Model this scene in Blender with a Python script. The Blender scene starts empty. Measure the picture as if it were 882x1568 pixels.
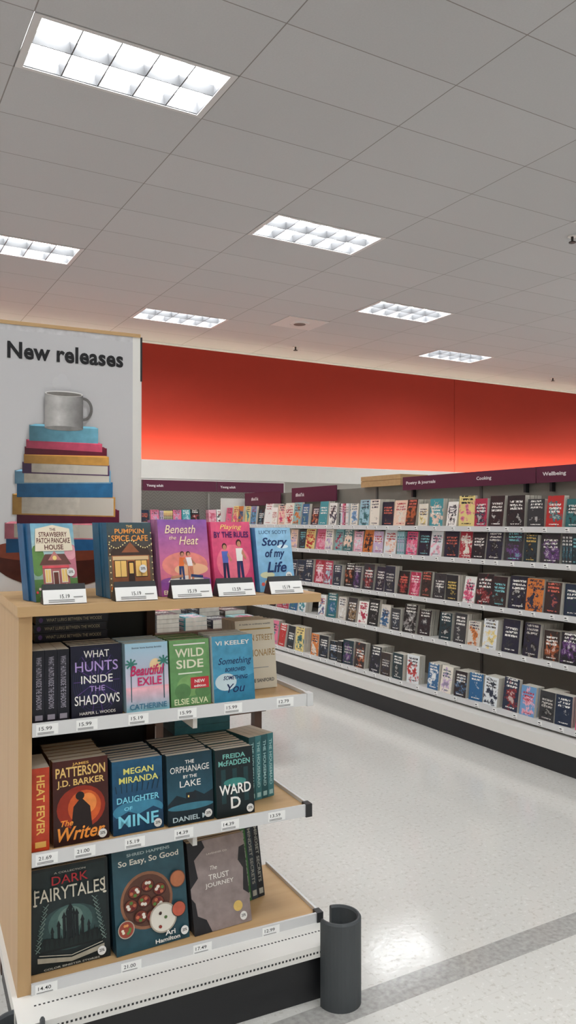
import bpy, math, random
from mathutils import Matrix, Vector
R = random.Random(7)
scene = bpy.context.scene
scene.view_settings.view_transform = 'Standard'
scene.view_settings.look = 'None'

def lin(v):
    v = v/255.0
    return v/12.92 if v <= 0.04045 else ((v+0.055)/1.055)**2.4
def C(r, g, b): return (lin(r), lin(g), lin(b), 1.0)

# ------------------------------------------------------------------ materials
def new_mat(name):
    m = bpy.data.materials.new(name); m.use_nodes = True
    nt = m.node_tree
    return m, nt, nt.nodes['Principled BSDF']
def N(nt, t, **kw):
    n = nt.nodes.new(t)
    for k, v in kw.items(): setattr(n, k, v)
    return n
def mth(nt, op, a, b=None, c=None):
    n = N(nt, 'ShaderNodeMath', operation=op)
    for i, x in enumerate((a, b, c)):
        if x is None: continue
        if isinstance(x, (int, float)): n.inputs[i].default_value = x
        else: nt.links.new(x, n.inputs[i])
    return n.outputs[0]
def mixc(nt, f, a, b, bt='MIX'):
    n = N(nt, 'ShaderNodeMix', data_type='RGBA', blend_type=bt)
    for idx, x in ((0, f), (6, a), (7, b)):
        if isinstance(x, (int, float, tuple)): n.inputs[idx].default_value = x
        else: nt.links.new(x, n.inputs[idx])
    return n.outputs[2]

def simple(name, col, rough=0.5, metal=0.0, var=0.06, scale=8.0, spec=0.5, emit=0):
    m, nt, b = new_mat(name)
    tc = N(nt, 'ShaderNodeTexCoord'); no = N(nt, 'ShaderNodeTexNoise')
    no.inputs['Scale'].default_value = scale
    nt.links.new(tc.outputs['Object'], no.inputs['Vector'])
    c2 = tuple(max(0, x*(1-var*2)) for x in col[:3])+(1,)
    o = mixc(nt, no.outputs['Fac'], col, c2)
    nt.links.new(o, b.inputs['Base Color'])
    b.inputs['Roughness'].default_value = rough
    b.inputs['Metallic'].default_value = metal
    b.inputs['Specular IOR Level'].default_value = spec
    return m
def wood(name, c1, c2, axis='X', rough=0.45):
    m, nt, b = new_mat(name)
    tc = N(nt, 'ShaderNodeTexCoord'); mp = N(nt, 'ShaderNodeMapping')
    s = {'X': (1.2, 22, 22), 'Z': (22, 22, 1.2)}[axis]
    mp.inputs['Scale'].default_value = s
    no = N(nt, 'ShaderNodeTexNoise'); no.inputs['Scale'].default_value = 1.6; no.inputs['Detail'].default_value = 6
    nt.links.new(tc.outputs['Object'], mp.inputs[0]); nt.links.new(mp.outputs[0], no.inputs['Vector'])
    nt.links.new(mixc(nt, no.outputs['Fac'], c1, c2), b.inputs['Base Color'])
    b.inputs['Roughness'].default_value = rough
    return m
def emission(name, col, s):
    m, nt, b = new_mat(name)
    b.inputs['Base Color'].default_value = (.8, .8, .8, 1)
    b.inputs['Emission Color'].default_value = col
    b.inputs['Emission Strength'].default_value = s
    return m

def printed_mat():
    m, nt, b = new_mat('printed_cover')
    a = N(nt, 'ShaderNodeAttribute', attribute_name='Col')
    g = N(nt, 'ShaderNodeTexCoord')
    no = N(nt, 'ShaderNodeTexNoise'); no.inputs['Scale'].default_value = 38; no.inputs['Detail'].default_value = 5
    nt.links.new(g.outputs['Object'], no.inputs['Vector'])
    k = mth(nt, 'MULTIPLY_ADD', no.outputs['Fac'], 0.7, 0.68)
    v = N(nt, 'ShaderNodeVectorMath', operation='SCALE'); nt.links.new(a.outputs['Color'], v.inputs[0])
    lum_ = N(nt, 'ShaderNodeRGBToBW'); nt.links.new(a.outputs['Color'], lum_.inputs[0])
    f = mth(nt, 'GREATER_THAN', lum_.outputs[0], 0.55)
    kk = mth(nt, 'ADD', mth(nt, 'MULTIPLY', k, mth(nt, 'SUBTRACT', 1.0, f)), f)
    nt.links.new(kk, v.inputs['Scale'])
    nt.links.new(v.outputs[0], b.inputs['Base Color'])
    b.inputs['Roughness'].default_value = 0.38
    b.inputs['Specular IOR Level'].default_value = 0.4
    return m
def pages_mat():
    m, nt, b = new_mat('page_block')
    g = N(nt, 'ShaderNodeTexCoord'); mp = N(nt, 'ShaderNodeMapping'); mp.inputs['Scale'].default_value = (30, 500, 4)
    no = N(nt, 'ShaderNodeTexNoise'); no.inputs['Scale'].default_value = 1.0
    nt.links.new(g.outputs['Object'], mp.inputs[0]); nt.links.new(mp.outputs[0], no.inputs['Vector'])
    nt.links.new(mixc(nt, no.outputs['Fac'], C(240, 236, 226), C(192, 186, 172)), b.inputs['Base Color'])
    b.inputs['Roughness'].default_value = 0.9
    return m
def mass_mat():
    m, nt, b = new_mat('assorted_book_cover')
    uv = N(nt, 'ShaderNodeUVMap', uv_map='UVMap'); sp = N(nt, 'ShaderNodeSeparateXYZ')
    nt.links.new(uv.outputs[0], sp.inputs[0])
    u, v = sp.outputs[0], sp.outputs[1]
    A = N(nt, 'ShaderNodeAttribute', attribute_name='Col'); B = N(nt, 'ShaderNodeAttribute', attribute_name='ColB')
    T = N(nt, 'ShaderNodeAttribute', attribute_name='ColT')
    seed = B.outputs['Alpha']
    s50 = mth(nt, 'MULTIPLY', seed, 57.0)
    cv = N(nt, 'ShaderNodeCombineXYZ')
    nt.links.new(mth(nt, 'MULTIPLY', u, 3.4), cv.inputs[0]); nt.links.new(mth(nt, 'MULTIPLY', v, 4.8), cv.inputs[1]); nt.links.new(s50, cv.inputs[2])
    n1 = N(nt, 'ShaderNodeTexNoise'); n1.inputs['Scale'].default_value = 1.0; n1.inputs['Detail'].default_value = 4; n1.inputs['Roughness'].default_value = 0.7
    nt.links.new(cv.outputs[0], n1.inputs['Vector'])
    def sstep(x, a, w_):
        n = N(nt, 'ShaderNodeMapRange'); n.clamp = True
        n.inputs[1].default_value = a; n.inputs[2].default_value = a+w_; nt.links.new(x, n.inputs[0]); return n.outputs[0]
    du = mth(nt, 'SUBTRACT', u, 0.5); dv = mth(nt, 'SUBTRACT', v, 0.40)
    rad = mth(nt, 'ADD', mth(nt, 'MULTIPLY', du, du), mth(nt, 'MULTIPLY', dv, dv))
    nn_ = mth(nt, 'SUBTRACT', n1.outputs['Fac'], mth(nt, 'MULTIPLY', rad, 0.45))
    art = sstep(nn_, 0.45, 0.05)
    art2 = sstep(nn_, 0.56, 0.03)
    c = mixc(nt, art, A.outputs['Color'], B.outputs['Color'])
    c = mixc(nt, mth(nt, 'MULTIPLY', art2, 0.5), c, T.outputs['Color'])
    sh = mth(nt, 'ADD', v, mth(nt, 'MULTIPLY_ADD', seed, 0.34, -0.17))
    def rows(vv, n, lo, hi, fx, th, um):
        vn = mth(nt, 'MULTIPLY', vv, float(n)); r = mth(nt, 'FLOOR', vn); f = mth(nt, 'FRACT', vn)
        k = N(nt, 'ShaderNodeCombineXYZ')
        nt.links.new(mth(nt, 'MULTIPLY', u, fx), k.inputs[0]); nt.links.new(s50, k.inputs[2])
        k2 = mth(nt, 'ADD', mth(nt, 'MULTIPLY', r, 3.7), mth(nt, 'MULTIPLY', f, 1.6)); nt.links.new(k2, k.inputs[1])
        nn = N(nt, 'ShaderNodeTexNoise'); nn.inputs['Scale'].default_value = 1.0; nn.inputs['Detail'].default_value = 0
        nt.links.new(k.outputs[0], nn.inputs['Vector'])
        a = mth(nt, 'GREATER_THAN', nn.outputs['Fac'], th)
        for q in (mth(nt, 'GREATER_THAN', f, 0.22), mth(nt, 'LESS_THAN', f, 0.80), mth(nt, 'GREATER_THAN', vv, lo), mth(nt, 'LESS_THAN', vv, hi),
                  mth(nt, 'GREATER_THAN', u, um), mth(nt, 'LESS_THAN', u, 1-um)):
            a = mth(nt, 'MULTIPLY', a, q)
        return a
    t = mth(nt, 'MAXIMUM', rows(sh, 9, 0.555, 0.888, 24.0, 0.46, 0.14), rows(v, 16, 0.0625, 0.125, 30.0, 0.45, 0.2))
    c = mixc(nt, t, c, T.outputs['Color'])
    nt.links.new(c, b.inputs['Base Color'])
    b.inputs['Roughness'].default_value = 0.40
    return m

def floor_mat():
    m, nt, b = new_mat('vinyl_tile_floor')
    g = N(nt, 'ShaderNodeNewGeometry'); sp = N(nt, 'ShaderNodeSeparateXYZ'); nt.links.new(g.outputs['Position'], sp.inputs[0])
    n1 = N(nt, 'ShaderNodeTexNoise'); n1.inputs['Scale'].default_value = 56; n1.inputs['Detail'].default_value = 5
    nt.links.new(g.outputs['Position'], n1.inputs['Vector'])
    n2 = N(nt, 'ShaderNodeTexNoise'); n2.inputs['Scale'].default_value = 0.9; nt.links.new(g.outputs['Position'], n2.inputs['Vector'])
    base = mixc(nt, n2.outputs['Fac'], C(218, 216, 211), C(208, 206, 200))
    sp1 = mth(nt, 'GREATER_THAN', n1.outputs['Fac'], 0.61)
    base = mixc(nt, mth(nt, 'MULTIPLY', sp1, 0.30), base, C(166, 159, 146))
    sp2 = mth(nt, 'LESS_THAN', n1.outputs['Fac'], 0.38)
    base = mixc(nt, mth(nt, 'MULTIPLY', sp2, 0.35), base, C(234, 233, 229))
    def seam(o):
        f = mth(nt, 'FRACT', mth(nt, 'DIVIDE', o, 0.305))
        return mth(nt, 'LESS_THAN', f, 0.008)
    se = mth(nt, 'MAXIMUM', seam(sp.outputs[0]), seam(sp.outputs[1]))
    base = mixc(nt, mth(nt, 'MULTIPLY', se, 0.16), base, C(150, 146, 138))
    y = sp.outputs[1]
    st = mth(nt, 'MULTIPLY', mth(nt, 'GREATER_THAN', y, 1.94), mth(nt, 'LESS_THAN', y, 2.05))
    grey = mixc(nt, n1.outputs['Fac'], C(132, 130, 126), C(200, 198, 194))
    base = mixc(nt, st, base, grey)
    nt.links.new(base, b.inputs['Base Color'])
    ro = mth(nt, 'MULTIPLY_ADD', n1.outputs['Fac'], 0.14, 0.05)
    nt.links.new(ro, b.inputs['Roughness'])
    b.inputs['Specular IOR Level'].default_value = 0.5
    bp = N(nt, 'ShaderNodeBump'); bp.inputs['Strength'].default_value = 0.12; bp.inputs['Distance'].default_value = 0.002
    nt.links.new(n1.outputs['Fac'], bp.inputs['Height']); nt.links.new(bp.outputs[0], b.inputs['Normal'])
    return m
def ceil_mat():
    m, nt, b = new_mat('ceiling_tile')
    g = N(nt, 'ShaderNodeNewGeometry'); sp = N(nt, 'ShaderNodeSeparateXYZ'); nt.links.new(g.outputs['Position'], sp.inputs[0])
    fx = mth(nt, 'FRACT', mth(nt, 'DIVIDE', mth(nt, 'ADD', sp.outputs[0], -0.93+0.0035+13), 1.30))
    fy = mth(nt, 'FRACT', mth(nt, 'DIVIDE', mth(nt, 'ADD', sp.outputs[1], -4.53+0.0035+12.4), 0.62))
    l = mth(nt, 'MAXIMUM', mth(nt, 'LESS_THAN', fx, 0.008/1.3), mth(nt, 'LESS_THAN', fy, 0.007/0.62))
    ix = mth(nt, 'FLOOR', mth(nt, 'DIVIDE', mth(nt, 'ADD', sp.outputs[0], -0.93+13), 1.30)); iy = mth(nt, 'FLOOR', mth(nt, 'DIVIDE', mth(nt, 'ADD', sp.outputs[1], -4.53+12.4), 0.62))
    cx = N(nt, 'ShaderNodeCombineXYZ'); nt.links.new(ix, cx.inputs[0]); nt.links.new(iy, cx.inputs[1])
    wn = N(nt, 'ShaderNodeTexWhiteNoise', noise_dimensions='2D'); nt.links.new(cx.outputs[0], wn.inputs['Vector'])
    no = N(nt, 'ShaderNodeTexNoise'); no.inputs['Scale'].default_value = 90; nt.links.new(g.outputs['Position'], no.inputs['Vector'])
    c = mixc(nt, no.outputs['Fac'], C(185, 185, 186), C(175, 175, 176))
    c = mixc(nt, mth(nt, 'MULTIPLY', wn.outputs['Value'], 0.25), c, C(165, 165, 166))
    c = mixc(nt, l, c, C(130, 124, 120))
    nt.links.new(c, b.inputs['Base Color']); b.inputs['Roughness'].default_value = 0.95
    return m
def panel_pattern_mat():
    m, nt, b = new_mat('patterned_back_panel')
    g = N(nt, 'ShaderNodeNewGeometry'); sp = N(nt, 'ShaderNodeSeparateXYZ'); nt.links.new(g.outputs['Position'], sp.inputs[0])
    a = mth(nt, 'PINGPONG', sp.outputs[0], 0.06); z = mth(nt, 'ADD', sp.outputs[2], a)
    f = mth(nt, 'LESS_THAN', mth(nt, 'FRACT', mth(nt, 'DIVIDE', z, 0.05)), 0.3)
    nt.links.new(mixc(nt, f, C(196, 193, 188), C(172, 168, 162)), b.inputs['Base Color'])
    b.inputs['Roughness'].default_value = 0.7
    return m

M = {}
M['print'] = printed_mat(); M['pages'] = pages_mat(); M['mass'] = mass_mat()
M['floor'] = floor_mat(); M['ceil'] = ceil_mat(); M['pattern'] = panel_pattern_mat()
M['wood'] = wood('maple_wood', C(204, 170, 124), C(182, 144, 98))
M['woodv'] = wood('maple_wood_upright', C(200, 166, 120), C(176, 138, 94), 'Z')
M['wooddk'] = wood('dark_wood', C(92, 62, 44), C(60, 38, 28), 'Z')
M['white'] = simple('white_metal', C(230, 228, 223), 0.4, var=0.03)
M['lipgrey'] = simple('ticket_rail', C(220, 220, 220), 0.35, var=0.05)
M['wall'] = simple('painted_wall', C(216, 213, 208), 0.8, var=0.02)
M['red'] = simple('red_wall_panel', (0.27, 0.026, 0.017, 1), 0.75, var=0.03, scale=3, spec=.15)
M['black'] = simple('black_plastic', C(34, 35, 38), 0.45, var=0.1)
M['rubber'] = simple('grey_rubber', C(70, 74, 77), 0.6, var=0.08)
M['purple'] = simple('plum_sign', C(94, 24, 58), 0.5, var=0.04)
M['grey'] = simple('gondola_back_panel', C(136, 130, 121), 0.7, var=0.06)
M['dgrey'] = simple('gondola_upright', C(96, 92, 88), 0.6, var=0.06)
M['sprk'] = simple('dark_metal', C(60, 56, 54), 0.4, metal=0.6)
M['louver'] = simple('parabolic_louver', (0.075, 0.076, 0.08, 1), 0.5, var=0.02)
M['frame'] = simple('troffer_frame', C(196, 195, 194), 0.5, var=0.02)
M['lamp'] = emission('fluorescent_lamp', (0.965, 0.99, 1.0, 1), 30.0)
M['led'] = emission('led_strip', (1.0, 0.88, 0.62, 1), 125.0)

# ------------------------------------------------------------------ mesh builder
WHITE = (1, 1, 1, 1)
class MB:
    def __init__(s): s.v = []; s.f = []; s.m = []; s.a = []; s.b = []; s.t = []; s.uv = []; s.mats = []
    def mi(s, k):
        if k not in s.mats: s.mats.append(k)
        return s.mats.index(k)
    def face(s, pts, mat, col=WHITE, cols=None, uv=None, B=WHITE, T=WHITE, X=None):
        i = len(s.v)
        if X is not None: pts = [X @ Vector(p) for p in pts]
        s.v.extend([tuple(p) for p in pts]); n = len(pts)
        s.f.append(tuple(range(i, i+n))); s.m.append(s.mi(mat))
        s.a.extend(cols if cols else [col]*n); s.b.extend([B]*n); s.t.extend([T]*n)
        s.uv.extend(uv if uv else [(0, 0)]*n)
    def box(s, x0, x1, y0, y1, z0, z1, mat, col=WHITE, X=None, fm=None, B=WHITE, T=WHITE, skip=''):
        fs = {'F': ((x0, y0, z0), (x1, y0, z0), (x1, y0, z1), (x0, y0, z1)),
              'K': ((x1, y1, z0), (x0, y1, z0), (x0, y1, z1), (x1, y1, z1)),
              'L': ((x0, y1, z0), (x0, y0, z0), (x0, y0, z1), (x0, y1, z1)),
              'R': ((x1, y0, z0), (x1, y1, z0), (x1, y1, z1), (x1, y0, z1)),
              'U': ((x0, y0, z1), (x1, y0, z1), (x1, y1, z1), (x0, y1, z1)),
              'D': ((x0, y1, z0), (x1, y1, z0), (x1, y0, z0), (x0, y0, z0))}
        for k, p in fs.items():
            if k in skip: continue
            mm = (fm or {}).get(k, mat)
            s.face(p, mm, col, uv=[(0, 0), (1, 0), (1, 1), (0, 1)], B=B, T=T, X=X)
    def build(s, name, X=None, parent=None):
        me = bpy.data.meshes.new(name); me.from_pydata(s.v, [], s.f)
        for nm, dat in (('Col', s.a), ('ColB', s.b), ('ColT', s.t)):
            at = me.attributes.new(nm, 'FLOAT_COLOR', 'CORNER')
            at.data.foreach_set('color', [x for c in dat for x in c])
        ul = me.uv_layers.new(name='UVMap'); ul.data.foreach_set('uv', [x for c in s.uv for x in c])
        for k in s.mats: me.materials.append(M[k])
        me.polygons.foreach_set('material_index', s.m)
        me.update()
        ob = bpy.data.objects.new(name, me); scene.collection.objects.link(ob)
        if X is not None: ob.matrix_world = X
        return ob

_tc = {}
def glyphs(s, bold, shear):
    k = (s, bold, shear)
    if k in _tc: return _tc[k]
    cu = bpy.data.curves.new('t', 'FONT'); cu.body = s; cu.offset = bold*0.018 if bold else 0.004; cu.shear = shear; cu.resolution_u = 3
    if bold > 1.7: cu.space_character = 1.04
    ob = bpy.data.objects.new('t', cu); scene.collection.objects.link(ob)
    bpy.context.view_layer.update()
    dg = bpy.context.evaluated_depsgraph_get()
    me = bpy.data.meshes.new_from_object(ob.evaluated_get(dg))
    vs = [(v.co.x, v.co.y) for v in me.vertices]; fs = [tuple(p.vertices) for p in me.polygons]
    bpy.data.objects.remove(ob); bpy.data.curves.remove(cu); bpy.data.meshes.remove(me)
    xs = [a for a, b in vs]; ys = [b for a, b in vs]
    x0, x1, y0, y1 = min(xs), max(xs), min(ys), max(ys)
    vs = [((a-x0)/(x1-x0)-.5, (b-y0)/(y1-y0)-.5) for a, b in vs]
    _tc[k] = (vs, fs); return _tc[k]

class Art:
    """flat printed artwork on a plane facing -y, coords 0..1 of w,h"""
    def __init__(s, mb, w, h, X=None, y0=0.0, ox=0.0, oz=0.0, step=0.00025):
        s.mb, s.w, s.h, s.X, s.y, s.ox, s.oz, s.step = mb, w, h, X, y0, ox, oz, step
    def p(s, x, y): return (s.ox+x*s.w, s.y, s.oz+y*s.h)
    def nx(s): s.y -= s.step if s.y > -0.012 else s.step*.2
    def rect(s, x0, y0, x1, y1, c, c2=None):
        s.nx(); s.mb.face([s.p(x0, y0), s.p(x1, y0), s.p(x1, y1), s.p(x0, y1)], 'print', c, cols=[c2 or c, c2 or c, c, c], X=s.X)
    def hrect(s, x0, y0, x1, y1, cl, cr):
        s.nx(); s.mb.face([s.p(x0, y0), s.p(x1, y0), s.p(x1, y1), s.p(x0, y1)], 'print', cl, cols=[cl, cr, cr, cl], X=s.X)
    def poly(s, pts, c):
        s.nx(); s.mb.face([s.p(min(1, max(0, q[0])), min(1, max(0, q[1]))) for q in pts] if s.w < .9 or s.h < .9 else [s.p(*q) for q in pts], 'print', c, X=s.X)
    def ell(s, cx, cy, rx, ry, c, n=22, a0=0, a1=360):
        k = [math.radians(a0+(a1-a0)*i/n) for i in range(n+(0 if a1-a0 == 360 else 1))]
        s.poly([(cx+rx*math.cos(a), cy+ry*math.sin(a)) for a in k], c)
    def line(s, x0, y0, x1, y1, t, c):
        dx, dy = (x1-x0)*s.w, (y1-y0)*s.h; L = math.hypot(dx, dy) or 1; nx, ny = -dy/L*t/2, dx/L*t/2
        nx /= s.w; ny /= s.h
        s.poly([(x0-nx, y0-ny), (x1-nx, y1-ny), (x1+nx, y1+ny), (x0+nx, y0+ny)], c)
    def txt(s, st, cx, cy, tw, th, c, bold=True, shear=0.0):
        s.nx(); vs, fs = glyphs(st, bold, shear)
        for f in fs:
            s.mb.face([s.p(cx+vs[i][0]*tw, cy+vs[i][1]*th) for i in f], 'print', c, X=s.X)
    def sticker(s, cx=.84, cy=.1):
        s.ell(cx, cy, .0125/s.w, .0125/s.h, C(236, 236, 234)); s.txt('20%', cx, cy+.004, .015/s.w, .008/s.h, C(30, 30, 30))

def cover_box(mb, x0, x1, y0, y1, z0, z1, col, X):
    t = 0.0009
    mb.box(x0, x1, y0, y0+t, z0, z1, 'print', col, X); mb.box(x0, x1, y1-t, y1, z0, z1, 'print', col, X)
    mb.box(x0, x0+t, y0+t, y1-t, z0, z1, 'print', col, X)
    mb.box(x0+t, x1-.002, y0+t, y1-t, z0+.0015, z1-.0015, 'pages', WHITE, X)

# ------------------------------------------------------------------ room
CH = 4.40; WY = 12.03
X0, X1, Y0 = .93-1.3*6, .93+1.3*13, 4.53-.62*18
def room():
    mb = MB(); mb.box(X0, X1, Y0, WY+.1, -0.1, 0, 'floor'); mb.build('floor')
    lights = []
    for k in range(-3, 7):
        for j in range(-4, 4):
            x = 1.58+2.6*k; y = 4.84+3.72*j+(1.86 if k % 2 else 0)
            if k == 1 and 2.5 < y < 3.5: continue
            if X0+.6 < x < X1-.6 and Y0+.3 < y < WY-.3: lights.append((x, y))
    mb = MB()
    for i in range(19):
        for j in range(30):
            xa = .93+1.3*(i-6); ya = 4.53+.62*(j-18); xb = xa+1.3; yb = ya+.62
            if any(xa < lx < xb and ya < ly < yb for lx, ly in lights): continue
            mb.face([(xa, yb, CH), (xb, yb, CH), (xb, ya, CH), (xa, ya, CH)], 'ceil')
    ye = 4.53+.62*12
    mb.face([(X0, WY+.05, CH), (X1, WY+.05, CH), (X1, ye, CH), (X0, ye, CH)], 'ceil')
    mb.build('ceiling')
    mb = MB(); mb.box(X0-.1, X0, Y0, WY, 0, CH, 'wall'); mb.build('wall_left')
    mb = MB(); mb.box(X1, X1+.1, Y0, WY, 0, CH, 'wall'); mb.build('wall_right')
    mb = MB(); mb.box(X0, X1, Y0-.1, Y0, 0, CH, 'wall'); mb.build('wall_front')
    mb = MB(); mb.box(X0, X1, WY, WY+.1, 0, CH, 'wall')
    seams = [X0, -3.87, 3.45, 10.77, X1]
    for a, b in zip(seams[:-1], seams[1:]):
        mb.box(a+.005, b-.005, WY-.03, WY, 2.44, CH-.035, 'red')
    mb.build('wall_back')
    mb = MB(); mb.box(X0, X1, WY-.06, WY, CH-.03, CH-.002, 'white'); mb.build('trim_1')
    mb = MB(); mb.box(X0, X1, WY-.441, WY-.031, 2.37, 2.41, 'white'); mb.box(X0, X1, WY-.46, WY-.442, 2.16, 2.45, 'white'); mb.build('trim_2')
    # LED cove strip aimed at the wall
    mb = MB(); a, b = X0+.2, X1-.2; yA, yB = WY-.42, WY-.408
    mb.face([(a, yA, 2.447), (a, yB, 2.411), (b, yB, 2.411), (b, yA, 2.447)], 'led')
    mb.face([(a, yA, 2.411), (b, yA, 2.411), (b, yA, 2.447), (a, yA, 2.447)], 'black')
    mb.face([(a, yA, 2.411), (a, yB, 2.411), (a, yA, 2.447)], 'black'); mb.face([(b, yA, 2.411), (b, yA, 2.447), (b, yB, 2.411)], 'black')
    mb.build('led_light_strip')
    mb = MB(); hx, hy, d = .60, .275, .10
    for sx in (-1, 1):
        mb.box(*sorted((sx*.645, sx*hx)), -.305, .305, -.004, .006, 'frame')
        mb.box(*sorted((sx*(hx+.012), sx*hx)), -hy, hy, 0, d, 'louver')
    for sy in (-1, 1):
        mb.box(-hx, hx, *sorted((sy*.305, sy*hy)), -.004, .006, 'frame')
        mb.box(-hx, hx, *sorted((sy*(hy+.012), sy*hy)), 0, d, 'louver')
    mb.face([(-hx, hy, d), (hx, hy, d), (hx, -hy, d), (-hx, -hy, d)], 'lamp')
    mb.face([(-.645, -.305, d+.01), (.645, -.305, d+.01), (.645, .305, d+.01), (-.645, .305, d+.01)], 'frame')
    def blade(x0, x1, y0, y1, ax):
        if ax == 'x':
            c = (x0+x1)/2; P = [(c-.004, 0), (c+.004, 0), (c+.016, .07), (c-.016, .07)]
            V = [[(px, yy, pz) for px, pz in P] for yy in (y0, y1)]
        else:
            c = (y0+y1)/2; P = [(c-.004, 0), (c+.004, 0), (c+.016, .07), (c-.016, .07)]
            V = [[(xx, py, pz) for py, pz in P] for xx in (x0, x1)]
        for i in range(4):
            j = (i+1) % 4; mb.face([V[0][i], V[0][j], V[1][j], V[1][i]], 'louver')
    for i in range(1, 5):
        x = -hx+2*hx*i/5; blade(x, x, -hy, hy, 'x')
    blade(-hx, hx, 0, 0, 'y')
    first = mb.build('ceiling_light_fixture', Matrix.Translation((lights[0][0], lights[0][1], CH)))
    for lx, ly in lights[1:]:
        o = bpy.data.objects.new('ceiling_light_fixture', first.data); scene.collection.objects.link(o); o.location = (lx, ly, CH)
room()

def cyl(mb, cx, cy, z0, z1, r0, r1, mat, n=20, X=None):
    for i in range(n):
        a, b = 2*math.pi*i/n, 2*math.pi*(i+1)/n
        mb.face([(cx+r0*math.cos(a), cy+r0*math.sin(a), z0), (cx+r0*math.cos(b), cy+r0*math.sin(b), z0),
                 (cx+r1*math.cos(b), cy+r1*math.sin(b), z1), (cx+r1*math.cos(a), cy+r1*math.sin(a), z1)], mat, X=X)
    mb.face([(cx+r1*math.cos(2*math.pi*i/n), cy+r1*math.sin(2*math.pi*i/n), z1) for i in range(n)], mat, X=X)
    mb.face([(cx+r0*math.cos(-2*math.pi*i/n), cy+r0*math.sin(-2*math.pi*i/n), z0) for i in range(n)], mat, X=X)
for x, y in ((6.53, 11.15), (6.44, 5.41), (12.5, 11.0)):
    mb = MB(); cyl(mb, 0, 0, -.008, 0, .045, .045, 'white'); cyl(mb, 0, 0, -.06, -.008, .012, .014, 'sprk', 10)
    cyl(mb, 0, 0, -.068, -.06, .036, .036, 'sprk', 12); mb.build('fire_sprinkler', Matrix.Translation((x, y, CH)))
mb = MB(); mb.box(-.34, .34, -.29, .29, -.006, 0, 'frame'); cyl(mb, 0, 0, -.02, -.006, .13, .15, 'frame', 24); cyl(mb, 0, 0, -.024, -.02, .07, .09, 'dgrey', 24)
mb.build('ceiling_speaker', Matrix.Translation((5.81, 9.80, CH)))

# ------------------------------------------------------------------ mass books
PAST = [C(236, 176, 192), C(160, 200, 214), C(240, 206, 184), C(228, 120, 150), C(132, 186, 188), C(235, 228, 214), C(200, 176, 206), C(110, 156, 200), C(236, 214, 140), C(180, 50, 80), C(228, 232, 234), C(238, 238, 234), C(60, 150, 160), C(230, 90, 130)]
DARK = [C(24, 26, 34), C(28, 42, 66), C(20, 20, 22), C(40, 28, 32), C(22, 50, 58), C(52, 38, 34), C(32, 32, 54), C(16, 18, 24), C(50, 50, 54)]
BRIT = [C(190, 44, 42), C(214, 124, 56), C(44, 100, 146), C(36, 108, 112), C(246, 242, 236), C(240, 238, 232), C(50, 50, 56), C(180, 150, 110), C(216, 210, 200), C(236, 234, 230), C(170, 36, 56)]
def lum(c): return .3*c[0]+.6*c[1]+.1*c[2]
def rnd_cols(r, w):
    k = r.random(); pal = PAST if k < w[0] else (DARK if k < w[0]+w[1] else BRIT)
    a = r.choice(pal)
    if lum(a) > .1: b = r.choice(PAST+BRIT[:4]+DARK[:3])
    else:
        b = r.choice(DARK+[C(140, 40, 44), C(70, 100, 130), C(130, 100, 60), C(40, 104, 120), C(150, 146, 144), C(100, 60, 120), C(170, 90, 50)])
    t = C(244, 242, 236) if lum(a) < .3 else r.choice([C(40, 36, 60), C(180, 40, 60), C(30, 70, 90), C(30, 30, 34), C(60, 50, 50)])
    if lum(a) < .1 and r.random() < .3: t = r.choice([C(230, 200, 110), C(130, 204, 210), C(224, 116, 96), C(200, 196, 190)])
    return a, b[:3]+(r.random(),), t
SHEAR = lambda a: Matrix(((1, 0, 0, 0), (0, 1, math.tan(a), 0), (0, 0, 1, 0), (0, 0, 0, 1)))
def fill_row(mb, X, L, depth, hmax, wts, r, skip=0.03):
    x = 0.01
    while x < L-.16:
        f = wts(x/L)
        if r.random() < skip: x += r.uniform(.05, .16); continue
        if r.random() < .08:
            n = r.randint(3, 8); a, b, t = rnd_cols(r, f); h = min(hmax, r.uniform(.18, .21))
            for i in range(n):
                th = r.uniform(.018, .032)
                if r.random() < .3: a, b, t = rnd_cols(r, f)
                Y = X @ SHEAR(.04)
                mb.box(x, x+th, .015, .15, 0, h, 'mass', a, Y, {'U': 'pages', 'D': 'pages', 'K': 'pages'}, b, t); x += th+.001
            x += .006; continue
        w = r.uniform(.115, .15); h = min(hmax, w*r.uniform(1.42, 1.58))
        a, b, t = rnd_cols(r, f); n = r.choice([1, 2, 3, 4, 5, 6, 7]); th = r.uniform(.02, .032); y = r.uniform(.012, .03)
        Y = X @ Matrix.Translation((x, 0, 0)) @ Matrix.Rotation(r.uniform(-.08, .12), 4, 'Z') @ SHEAR(r.uniform(.06, .18))
        for i in range(n):
            if y+th > depth-.03: break
            j = r.uniform(-.002, .002)
            mb.box(j, w+j, y, y+th-.001, 0, h, 'mass', a, Y, {'U': 'pages', 'D': 'pages', 'R': 'pages'}, b, t); y += th
        x += w+r.uniform(.008, .04)

def rail(mb, x0, x1, yf, z, h, X, mat='lipgrey', tags=True, r=R):
    mb.box(x0, x1, yf-.006, yf, z-h, z+.004, mat, X=X)
    if tags:
        x = x0+.05
        while x < x1-.07:
            w = .035; mb.box(x, x+w, yf-.0075, yf-.006, z-h+.004, z-.001, 'print', C(244, 244, 242), X=X)
            mb.box(x+.004, x+w*.55, yf-.0082, yf-.0075, z-h*.45, z-h*.25, 'print', C(60, 60, 60), X=X)
            mb.box(x+.004, x+w*.8, yf-.0082, yf-.0075, z-h*.8, z-h*.68, 'print', C(110, 110, 110), X=X)
            x += r.uniform(.10, .22)

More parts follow.
